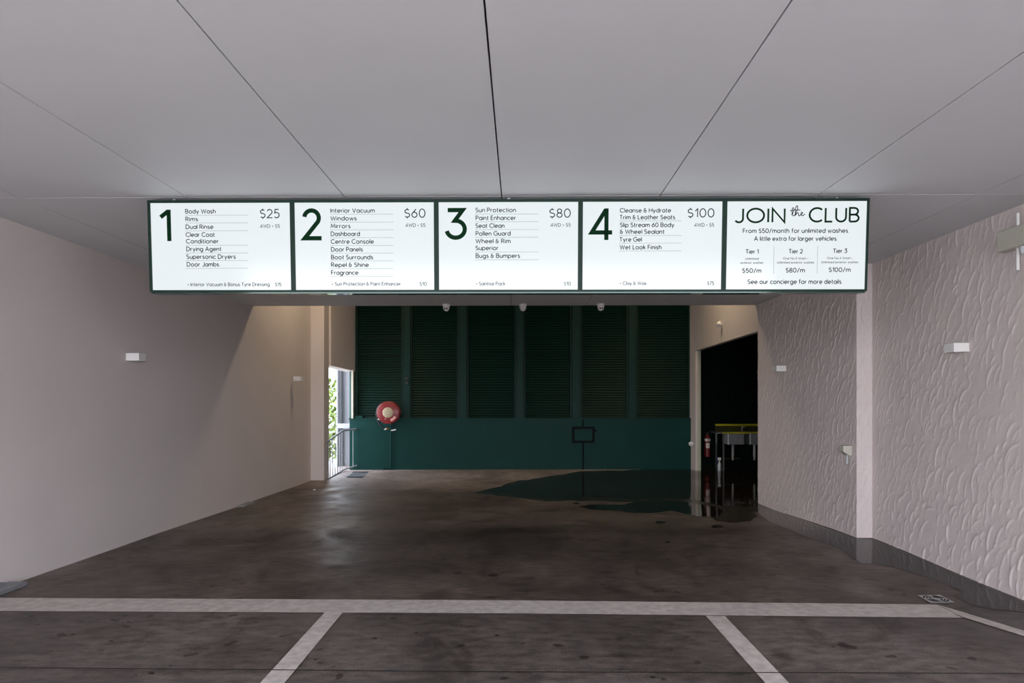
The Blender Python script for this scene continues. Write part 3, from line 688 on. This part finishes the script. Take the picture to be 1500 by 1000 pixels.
b = MB(); b.tube([(c.x - .03, YE, zt_ + .03), (c.x + .03, YE - .04, zt_ + .05)], .01, 8); b.tube([(c.x - .04, YE - .03, zt_ + .06), (c.x + .02, YE - .05, zt_ + .065)], .008, 8); b.tube([(c.x - .02, YE, zt_ + .02), (c.x - .07, YE - .02, zt_ - .03), (c.x - .07, YE - .02, zt_ - .22)], .009, 8); b.build('valve', M['black'], t, True)
b = MB(); b.box(c.x - .03, c.x + .03, YE + .05, YE + .115, zt_ - .2, zt_ - .05); b.build('hook', M['black'], t)
# sink bench
YS = 14.75; fz = fh(4.6, 15)
p = q2(1048.5, 621, 15.35); pf = q2(1059, 632, YS)
xl = p.x; topz = q2(1060, 633, YS).z; backz = q2(1060, 621.5, 15.35).z
t = thing('sink_bench', 'stainless double sink bench with a yellow edge inside the dark opening', 'sink', (xl + .9, 15.0, fz))
x_end = xl + 1.9
b = MB(); xf = q2(1051, 632, YS).x; 
b.bbox(xf + .02, x_end, YS, 15.4, topz - .03, topz, .006); b.build('worktop', M['steel'], t)
b = MB(); b.box(q2(1059, 632, YS).x, x_end, YS - .012, YS + .004, topz - .026, topz + .006); b.build('front_edge', M['yellow'], t)
b = MB(); b.box(xl, x_end, 15.36, 15.40, topz, backz - .03); b.build('splashback', mat('dull_yellow', (.035, .035, .004), .4, noise=.3), t)
b = MB(); b.box(xl, x_end, 15.33, 15.42, backz - .03, backz + .012); b.build('back_edge', M['yellow'], t)
lx1 = q2(1060, 660, YS + .02).x
for lx, ly in ((lx1, YS + .03), (q2(1051, 660, 15.2).x, 15.3), (x_end - .04, YS + .03), (x_end - .04, 15.3)):
    b = MB(); b.box(lx - .016, lx + .016, ly - .016, ly + .016, fz - .01, topz - .03); b.build('leg', M['steel'], t)
for xa, xb, za, zb2, dr in ((1066, 1091, 636, 651, 1073.5), (1098, 1122, 636, 651, 1105)):
    A = q2(xa, za, YS + .08); C = q2(xb, zb2, YS + .08); b = MB(); b.bbox(A.x, C.x, YS + .08, 15.25, C.z, topz - .03, .02); bs = b.build('basin', M['galv'], t)
    st = MB(); st.box(A.x - .002, A.x + .022, YS + .073, YS + .08, C.z, topz - .03); st.build('basin_edge', M['white'], bs)
    D = q2(dr, 652, YS + .2); E_ = q2(dr, 670, YS + .2); b = MB(); prof = [(.035, D.z + .01)]
    z = D.z
    for k in range(9): prof += [(.030, D.z - .01 - k * (D.z - E_.z) / 9), (.024, D.z - .01 - (k + .5) * (D.z - E_.z) / 9)]
    b.lathe(prof, (D.x, YS + .2, 0), 'z', 14); b.lathe([(.018, E_.z), (.018, E_.z - .06)], (D.x, YS + .2, 0), 'z', 10); b.build('drain_pipe', M['grey'], bs, True)
A = q2(1087, 626, YS + .45); b = MB(); b.tube([(A.x, 15.2, topz), (A.x, 15.2, A.z + .02), (A.x, 15.05, A.z + .01)], .013, 8); b.build('tap', M['steel'], t, True)
b = MB(); A = q2(1062, 671.5, YS + .2); C = q2(1084, 671.5, YS + .2); b.tube([(A.x, YS + .2, A.z), (C.x, YS + .2, C.z)], .006, 6); b.build('rod', M['brass'], t)
# spray bottle standing in front
c = q2(1054.3, 680, YS + .08); fz2 = fh(c.x, YS + .1)
t = thing('spray_bottle', 'milky spray bottle with a white and blue head on the floor by the sink leg', 'bottle', (c.x, YS + .1, fz2))
b = MB(); b.lathe([(.036, 0), (.04, .01), (.04, .14), (.03, .18), (.016, .21), (.016, .235)], (c.x, YS + .1, fz2), 'z', 16); b.build('body', M['clear'], t, True)
b = MB(); b.bbox(c.x - .045, c.x + .035, YS + .08, YS + .12, fz2 + .235, fz2 + .30, .01); b.build('spray_head', M['white'], t)
b = MB(); b.bbox(c.x - .065, c.x - .035, YS + .085, YS + .115, fz2 + .255, fz2 + .295, .005); b.box(c.x - .055, c.x - .045, YS + .09, YS + .11, fz2 + .19, fz2 + .26); b.build('trigger', M['blue'], t)

# ================================================================ MENU SIGN
TL, TR, BL, BR = PY(216, 293.5, 4.93), PY(1273.5, 290.3, 4.93), PY(220.5, 429.3, 4.968), PY(1269.5, 425.2, 4.968)
UU = (TR - TL).normalized(); NN = UU.cross(BL - TL).normalized()
if NN.y > 0: NN = -NN
VV = NN.cross(UU).normalized()
if VV.z < 0: VV = -VV
CAM = Vector((0, 0, H))
def S(px, py):
    d = PY(px, py, 1.0) - CAM; k = (TL - CAM).dot(NN) / d.dot(NN); r = CAM + d * k - TL; return (r.dot(UU), r.dot(VV))
def SP(u, v, d=0): return TL + UU * u + VV * v + NN * d
sign = thing('menu_board_sign', 'long green-framed lit menu board of five white screens hung under the ceiling', 'sign', tuple((TL + TR) / 2))
def sbox(b, u0, u1, v0, v1, d0, d1):
    i = len(b.v); b.v += [tuple(SP(u, v, d)) for d in (d0, d1) for v in (v0, v1) for u in (u0, u1)]
    b.f += [tuple(i + k for k in q) for q in ((0, 2, 3, 1), (4, 5, 7, 6), (0, 1, 5, 4), (2, 6, 7, 3), (0, 4, 6, 2), (1, 3, 7, 5))]
Wd = (TR - TL).length; Hd = S(745, 427)[1]
b = MB(); sbox(b, 0, Wd, Hd, 0, -.10, -.012); casing = b.build('casing', M['frame'], sign)
b = MB(); sbox(b, .01, Wd - .01, Hd - .012, Hd + .001, -.10, -.004); b.build('underside', M['under'], sign)
scr = [((220, 297), (427, 425)), ((431.5, 296.8), (635.8, 424.4)), ((642.6, 296.4), (846.8, 423.8)), ((854, 295.8), (1057.3, 423.3)), ((1064.5, 295), (1269, 422))]
SU = []
for (a, b_) in scr:
    u0 = S(a[0], (a[1] + b_[1]) / 2)[0]; u1 = S(b_[0], (a[1] + b_[1]) / 2)[0]
    SU.append((u0, u1))
SU[0] = ((S(220, 297)[0] + S(223.5, 425)[0]) / 2, SU[0][1] - .0); SU[0] = (SU[0][0], S(425.6, 360)[0]); SU[1] = (S(432.3, 360)[0], S(635.8, 360)[0])
SU[2] = (S(642.8, 360)[0], S(846.7, 360)[0]); SU[3] = (S(853.5, 360)[0], S(1057.3, 360)[0]); SU[4] = (S(1064.2, 360)[0], (S(1270, 294.5)[0] + S(1267, 422)[0]) / 2)
vt = -.019; vb = S(745, 424.2)[1]
screens = []
# frame bars
bars = [(0, SU[0][0])] + [(SU[k][1], SU[k + 1][0]) for k in range(4)] + [(SU[4][1], Wd)]
for u0, u1 in bars:
    b = MB(); sbox(b, u0, u1, Hd, 0, -.012, .006); b.build('frame_bar', M['frame'], sign)
for v0, v1 in ((vt, 0), (Hd, vb)):
    b = MB(); sbox(b, 0, Wd, v0, v1, -.012, .0055); b.build('frame_rail', M['frame'], sign)
for k, (u0, u1) in enumerate(SU):
    b = MB(); sbox(b, u0 + .0005, u1 - .0005, vb + .0005, vt - .0005, -.011, -.003); o = b.build('screen', M['screen'], sign)
    o['label'] = ['screen headed 1', 'screen headed 2', 'screen headed 3', 'screen headed 4', 'screen headed JOIN the CLUB'][k]; screens.append(o)
for px in (250, 745, 1230):
    u = S(px, 300)[0]; b = MB(); sbox(b, u - .012, u + .012, -.02, CZ - TL.z - .001, -.07, -.05); b.build('hanging_bracket', M['galv'], sign)

# ---------------- monoline lettering: cap height 1, x-height .68
def A(cx, cy, rx, ry, a0, a1, n=None):
    n = n or max(3, int(abs(a1 - a0) / 18)); return [(cx + rx * math.cos(math.radians(a0 + (a1 - a0) * k / n)), cy + ry * math.sin(math.radians(a0 + (a1 - a0) * k / n))) for k in range(n + 1)]
X = .68; h2 = X / 2
G = {
 'A': (.82, [[(0, 0), (.41, 1), (.82, 0)], [(.14, .32), (.68, .32)]]),
 'B': (.60, [[(0, 0), (0, 1)] + A(.30, .755, .25, .245, 90, -90) + [(0, .51)], [(0, .51)] + A(.33, .255, .27, .255, 90, -90) + [(0, 0)]]),
 'C': (.82, [A(.5, .5, .5, .5, 48, 312)]),
 'D': (.76, [[(0, 0), (0, 1), (.26, 1)] + A(.26, .5, .5, .5, 90, -90) + [(0, 0)]]),
 'E': (.52, [[(.52, 1), (0, 1), (0, 0), (.52, 0)], [(0, .52), (.46, .52)]]),
 'F': (.50, [[(.50, 1), (0, 1), (0, 0)], [(0, .5), (.44, .5)]]),
 'G': (.92, [A(.5, .5, .5, .5, 48, 360) + [(.58, .5)]]),
 'H': (.70, [[(0, 0), (0, 1)], [(.7, 0), (.7, 1)], [(0, .52), (.7, .52)]]),
 'I': (.0, [[(0, 0), (0, 1)]]),
 'J': (.48, [[(.48, 1), (.48, .26)] + A(.24, .26, .24, .26, 0, -150)]),
 'L': (.46, [[(0, 1), (0, 0), (.46, 0)]]),
 'M': (.86, [[(0, 0), (.08, 1), (.43, .25), (.78, 1), (.86, 0)]]),
 'N': (.72, [[(0, 0), (0, 1), (.72, 0), (.72, 1)]]),
 'O': (1.0, [A(.5, .5, .5, .5, 90, 450, 28)]),
 'P': (.56, [[(0, 0), (0, 1)] + A(.28, .73, .28, .27, 90, -90) + [(0, .46)]]),
 'R': (.58, [[(0, 0), (0, 1)] + A(.28, .74, .27, .26, 90, -90) + [(0, .48)], [(.26, .48), (.58, 0)]]),
 'S': (.54, [A(.27, .75, .25, .25, 35, 235) + A(.27, .26, .27, .26, 68, -145)]),
 'T': (.62, [[(0, 1), (.62, 1)], [(.31, 1), (.31, 0)]]),
 'U': (.66, [[(0, 1), (0, .33)] + A(.33, .33, .33, .33, 180, 360) + [(.66, 1)]]),
 'V': (.76, [[(0, 1), (.38, 0), (.76, 1)]]),
 'W': (1.12, [[(0, 1), (.28, 0), (.56, .9), (.84, 0), (1.12, 1)]]),
 'a': (.60, [A(.32, h2, .32, h2, 0, 360), [(.62, X), (.62, 0)]]),
 'b': (.62, [[(0, 1.05), (0, 0)], A(.32, h2, .32, h2, 0, 360)]),
 'c': (.52, [A(.33, h2, .33, h2, 50, 310)]),
 'd': (.62, [[(.62, 1.05), (.62, 0)], A(.31, h2, .31, h2, 0, 360)]),
 'e': (.62, [[(.02, h2), (.62, h2)] + A(.32, h2, .31, h2, 0, 310)]),
 'f': (.34, [A(.32, .85, .18, .2, 80, 180) + [(.14, 0)], [(0, X), (.34, X)]]),
 'g': (.62, [A(.31, h2, .31, h2, 0, 360), [(.62, X), (.62, -.05)] + A(.33, -.05, .29, .25, 0, -150)]),
 'h': (.52, [[(0, 1.05), (0, 0)], [(0, .38)] + A(.26, .40, .26, .28, 180, 0) + [(.52, 0)]]),
 'i': (.0, [[(0, X), (0, 0)], [(0, .88), (0, 1.0)]]),
 'k': (.48, [[(0, 1.05), (0, 0)], [(.44, X), (.02, .3)], [(.16, .42), (.48, 0)]]),
 'l': (.0, [[(0, 1.05), (0, 0)]]),
 'm': (.90, [[(0, X), (0, 0)], [(0, .40)] + A(.225, .42, .225, .26, 180, 0) + [(.45, 0)], [(.45, .40)] + A(.675, .42, .225, .26, 180, 0) + [(.9, 0)]]),
 'n': (.52, [[(0, X), (0, 0)], [(0, .38)] + A(.26, .40, .26, .28, 180, 0) + [(.52, 0)]]),
 'o': (.66, [A(.33, h2, .33, h2, 90, 450)]),
 'p': (.62, [[(0, X), (0, -.3)], A(.32, h2, .32, h2, 0, 360)]),
 'r': (.28, [[(0, X), (0, 0)], [(0, .4)] + A(.26, .40, .26, .27, 180, 85)]),
 's': (.40, [A(.20, .51, .17, .17, 40, 240) + A(.20, .18, .20, .18, 65, -145)]),
 't': (.28, [[(.11, .95), (.11, .14)] + A(.25, .14, .14, .14, 180, 280), [(0, X), (.28, X)]]),
 'u': (.52, [[(0, X), (0, .28)] + A(.26, .28, .26, .28, 180, 360), [(.52, X), (.52, 0)]]),
 'v': (.54, [[(0, X), (.27, 0), (.54, X)]]),
 'w': (.84, [[(0, X), (.21, 0), (.42, X * .95), (.63, 0), (.84, X)]]),
 'x': (.50, [[(0, X), (.50, 0)], [(.50, X), (0, 0)]]),
 'y': (.54, [[(0, X), (.28, 0)], [(.54, X), (.15, -.3)]]),
 '0': (.64, [A(.32, .5, .32, .5, 90, 450, 22)]),
 '1': (.26, [[(0, .72), (.26, 1), (.26, 0)]]),
 '2': (.56, [A(.28, .70, .27, .30, 165, -25) + [(.0, 0), (.58, 0)]]),
 '3': (.56, [[(.03, 1), (.5, 1), (.22, .62)] + A(.26, .31, .31, .31, 85, -155)]),
 '4': (.66, [[(.66, .22), (0, .22), (.50, 1), (.50, 0)]]),
 '5': (.56, [[(.50, 1), (.10, 1), (.05, .56)] + A(.26, .32, .29, .32, 120, -145)]),
 '6': (.58, [A(.29, .31, .29, .31, 0, 360), [(.46, 1), (.03, .42)]]),
 '7': (.54, [[(0, 1), (.54, 1), (.16, 0)]]),
 '8': (.56, [A(.28, .76, .23, .24, 90, 450), A(.28, .26, .28, .26, 90, 450)]),
 '$': (.54, [A(.27, .72, .25, .23, 40, 235) + A(.27, .27, .27, .24, 68, -145), [(.27, 1.1), (.27, .94)], [(.27, .04), (.27, -.13)]]),
 '&': (.60, [[(.60, .5), (.28, .5)] + A(.26, .74, .20, .22, 260, 40), [(.28, .5)] + A(.25, .25, .25, .25, 95, 330) + [(.48, .5)]]),
 '+': (.36, [[(0, .42), (.36, .42)], [(.18, .24), (.18, .60)]]),
 '/': (.46, [[(0, -.12), (.46, 1.08)]]),
 '.': (.04, [[(0, .0), (.05, .0)]]),
}
SBW = .25
def width(s_):
    x = 0
    for ch in s_:
        x += .38 if ch == ' ' else G[ch][0] + SBW
    return x - SBW
def stroke(b, pts, w, d):
    P = [Vector(p) for p in pts]; P = [p for k, p in enumerate(P) if k == 0 or (p - P[k - 1]).length > 1e-6]; n = len(P); closed = (P[0] - P[-1]).length < 1e-6
    Lf, Rt = [], []
    for k in range(n):
        if closed and k in (0, n - 1): t0 = (P[-1] - P[-2]).normalized(); t1 = (P[1] - P[0]).normalized()
        else: t0 = (P[k] - P[k - 1]).normalized() if k else (P[1] - P[0]).normalized(); t1 = (P[k + 1] - P[k]).normalized() if k < n - 1 else t0
        m = t0 + t1
        m = m.normalized() if m.length > 1e-4 else t1
        nn = Vector((-m.y, m.x)); c = max(.42, abs(nn.dot(Vector((-t1.y, t1.x))))); o = nn * (w / 2 / c)
        Lf.append(P[k] + o); Rt.append(P[k] - o)
    i = len(b.v); b.v += [tuple(SP(p.x, p.y, d)) for p in Lf] + [tuple(SP(p.x, p.y, d)) for p in Rt]
    for k in range(n - 1): b.f.append((i + k, i + k + 1, i + n + k + 1, i + n + k))
def text(s_, x0, x1, base, cap, par, m='ink', w=.15, name='text_line', slope=0, mid=None, raw=None):
    u0, v0 = S(x0, base); u1, _ = S(x1, base); ch = S(x0, base - cap)[1] - v0
    W_ = width(s_); k = (u1 - u0 - w * ch) / max(W_, .01) if W_ > .3 else ch; b = MB(); x = 0
    for c in s_:
        if c == ' ': x += .38; continue
        adv, st = G[c]
        for p in st:
            stroke(b, [(u0 + w * ch / 2 + (x + q[0]) * k, v0 + w * ch * .5 + q[1] * ch * (1 - w)) for q in p], w * ch, .0002)
        x += adv + SBW
    o = b.build(name, M[m], par); return o
def dots(x0, x1, y, par, vert=False, y1=None):
    b = MB()
    if not vert:
        u0, v = S(x0, y); u1, _ = S(x1, y); n = int((u1 - u0) / .0098)
        for k in range(n):
            u = u0 + k * .0098; b.poly([SP(u, v, .0001), SP(u + .0052, v, .0001), SP(u + .0052, v + .0036, .0001), SP(u, v + .0036, .0001)])
    else:
        u, v0 = S(x0, y); _, v1 = S(x0, y1); n = int((v0 - v1) / .0098)
        for k in range(n):
            v = v0 - k * .0098; b.poly([SP(u, v, .0001), SP(u + .0036, v, .0001), SP(u + .0036, v - .0052, .0001), SP(u, v - .0052, .0001)])
    o = b.build('dotted_rule', M['teal_ink'], par); o['kind'] = 'stuff'
def numeral(par, kind, x0, x1, y0, y1):
    u0, v1_ = S(x0, y0); u1, v0_ = S(x1, y1); hh = v1_ - v0_; ww = u1 - u0; w = .135 * hh; b = MB(); q = w / 2
    mp = lambda pts: [(u0 + p[0] * ww, v0_ + p[1] * hh) for p in pts]
    qx = q / ww; qy = q / hh
    if kind == '1':
        stroke(b, mp([(.02, .76), (1 - qx * 1.25, .95)]), w, .0002); stroke(b, mp([(1 - qx, 1.0), (1 - qx, 0)]), w, .0002)
        b.v = b.v; 
    if kind == '2': stroke(b, mp(A(.49, .70, .49 - qx, .30 - qy, 172, -32, 14) + [(.12, qy), (1.0, qy)]), w, .0002)
    if kind == '3': stroke(b, mp([(.08, 1 - qy), (.80, 1 - qy), (.42, .60)] + A(.46, .335, .54 - qx, .335 - qy, 78, -168, 16)), w, .0002)
    if kind == '4': stroke(b, mp([(1.0, .24), (.10, .24), (.72, .96)]), w, .0002); stroke(b, mp([(.745, 1), (.745, 0)]), w, .0002)
    b.build('numeral', M['green_ink'], par)
numeral(screens[0], '1', 234.5, 251.2, 307, 353); numeral(screens[1], '2', 442.3, 471.2, 305, 352); numeral(screens[2], '3', 653.3, 684, 304.5, 351.2); numeral(screens[3], '4', 863.7, 896.6, 305.2, 351.4)
L1 = [("Body Wash", 271.3, 316, 312.9), ("Rims", 271.6, 290.2, 324.2), ("Dual Rinse", 272, 312.7, 335.5), ("Clear Coat", 272, 314.7, 347), ("Conditioner", 272.4, 320.5, 356.7), ("Drying Agent", 273, 324.5, 368), ("Supersonic Dryers", 273, 345.5, 379.3), ("Door Jambs", 273.6, 321, 390.5)]
L2 = [("Interior Vacuum", 484, 549, 311.7), ("Windows", 484, 522.6, 323.1), ("Mirrors", 484.4, 513.6, 334.4), ("Dashboard", 484.5, 527.3, 345.8), ("Centre Console", 484.5, 547.6, 357.1), ("Door Panels", 484.9, 531.5, 368.6), ("Boot Surrounds", 485, 546.6, 380), ("Repel & Shine", 485, 540.2, 391.2), ("Fragrance", 485, 525, 402.6)]
L3 = [("Sun Protection", 696.4, 755.8, 311), ("Paint Enhancer", 696.6, 755.8, 322.5), ("Seat Clean", 696.4, 739, 333.9), ("Pollen Guard", 696.7, 748, 345.3), ("Wheel & Rim", 696.5, 748, 356.4), ("Superior", 696.5, 730.2, 366.5), ("Bugs & Bumpers", 696.7, 761.8, 377.9)]
L4 = [("Cleanse & Hydrate", 907.8, 983, 311.5), ("Trim & Leather Seats", 907.5, 989, 321.5), ("Slip Stream 60 Body", 908, 987.8, 332.8), ("& Wheel Sealant", 908, 973.4, 342.7), ("Tyre Gel", 907.4, 940.2, 354), ("Wet Look Finish", 907.6, 969, 365.4)]
for k, L_ in enumerate((L1, L2, L3, L4)):
    for s_, x0, x1, y in L_: text(s_, x0, x1, y, 6.9, screens[k])
for k, (x0, x1, ys) in enumerate(((272, 365, (315.6, 326.8, 338.4, 359.6, 370.9, 382, 393.3)), (484, 578, (314.2, 325.7, 337.1, 348.4, 359.9, 371.2, 382.4, 393.8, 405.1)), (696.3, 790, (313.8, 325.2, 336.6, 347.9, 369.4, 380.8)), (907, 1000.5, (323.8, 345.3, 356.5, 367.8)))):
    for y in ys: dots(x0, x1, y, screens[k])
for k, (s_, x0, x1, y) in enumerate((("$25", 380.8, 409.8, 319.6), ("$60", 592.3, 623.3, 319), ("$80", 804.5, 836, 318.9), ("$100", 1007, 1046.4, 318.6))): text(s_, x0, x1, y, 13.6, screens[k], w=.105, name='price')
for k, (x0, x1, y) in enumerate(((381, 410, 333.7), (594, 623.2, 332.4), (806.5, 836, 332.1), (1017, 1046, 332))): text("4WD + $5", x0, x1, y, 5.4, screens[k], name='price_note', w=.13)
for k, (s_, x0, x1, y, p_, a_, b_) in enumerate((("+ Interior Vacuum & Bonus Tyre Dressing", 274.5, 395, 419.2, "$15", 403, 412.4), ("+ Sun Protection & Paint Enhancer", 486, 587.2, 418.4, "$10", 614.6, 625), ("+ Sanitise Pack", 697, 740.3, 418, "$10", 826, 836.2), ("+ Clay & Wax", 907.6, 947, 417.5, "$75", 1035.8, 1046))):
    text(s_, x0, x1, y, 5.5, screens[k], name='extra_line', w=.13); text(p_, a_, b_, y, 5.5, screens[k], name='extra_price', w=.13)
P5 = screens[4]
text("JOIN", 1075, 1150.5, 327, 22.8, P5, 'green_ink', .125, 'heading'); text("CLUB", 1184.3, 1259, 326, 22.8, P5, 'green_ink', .125, 'heading')
# handwritten 'the'
b = MB(); sc_ = lambda pts: [S(1145 + x_ / 30, 295 + y_ / 30) for x_, y_ in pts]
for pts in ([(425, 590), (470, 560), (520, 440), (545, 320), (510, 270), (465, 320), (455, 440), (465, 560), (500, 630), (545, 630), (600, 560), (660, 440), (715, 300), (690, 190), (640, 210), (610, 330), (605, 480), (600, 620)],
            [(605, 610), (650, 540), (700, 490), (740, 520), (735, 590), (765, 635), (820, 600), (900, 540), (920, 490), (880, 470), (845, 530), (860, 600), (920, 630), (980, 590), (1015, 540)],
            [(365, 408), (460, 400), (540, 375), (700, 375), (825, 368)]):
    stroke(b, sc_(pts), .0058, .0003)
b.build('script_word', M['ink'], P5)
text("From $50/month for unlimited washes.", 1088, 1244, 341.4, 6.9, P5); text("A little extra for larger vehicles.", 1104.4, 1227, 352.9, 6.9, P5)
for k, (a_, b_, y, p_, c_, d_, yp) in enumerate(((1092, 1111.3, 371.7, "$50/m", 1087, 1115.2, 399.7), (1155.2, 1176, 371.3, "$80/m", 1150.8, 1179, 399.1), (1220, 1241, 370.7, "$100/m", 1213.8, 1246, 398.4))):
    text("Tier %d" % (k + 1), a_, b_, y, 6.8, P5); text(p_, c_, d_, yp, 7, P5, name='price')
text("Unlimited", 1091.6, 1111.4, 380.5, 3.4, P5, w=.14); text("exterior washes", 1084.6, 1118.2, 386.3, 3.4, P5, w=.14)
text("One No.3 Wash +", 1146.8, 1184, 380, 3.4, P5, w=.14); text("Unlimited exterior washes", 1138.4, 1192.6, 386, 3.4, P5, w=.14)
text("One No.4 Wash +", 1211.4, 1249, 379.6, 3.4, P5, w=.14); text("Unlimited exterior washes", 1203, 1257.4, 385.6, 3.4, P5, w=.14)
text("See our concierge for more details.", 1095, 1234.2, 416, 7, P5)
dots(1133.6, 0, 361, P5, True, 402); dots(1197.6, 0, 360.3, P5, True, 401.5)
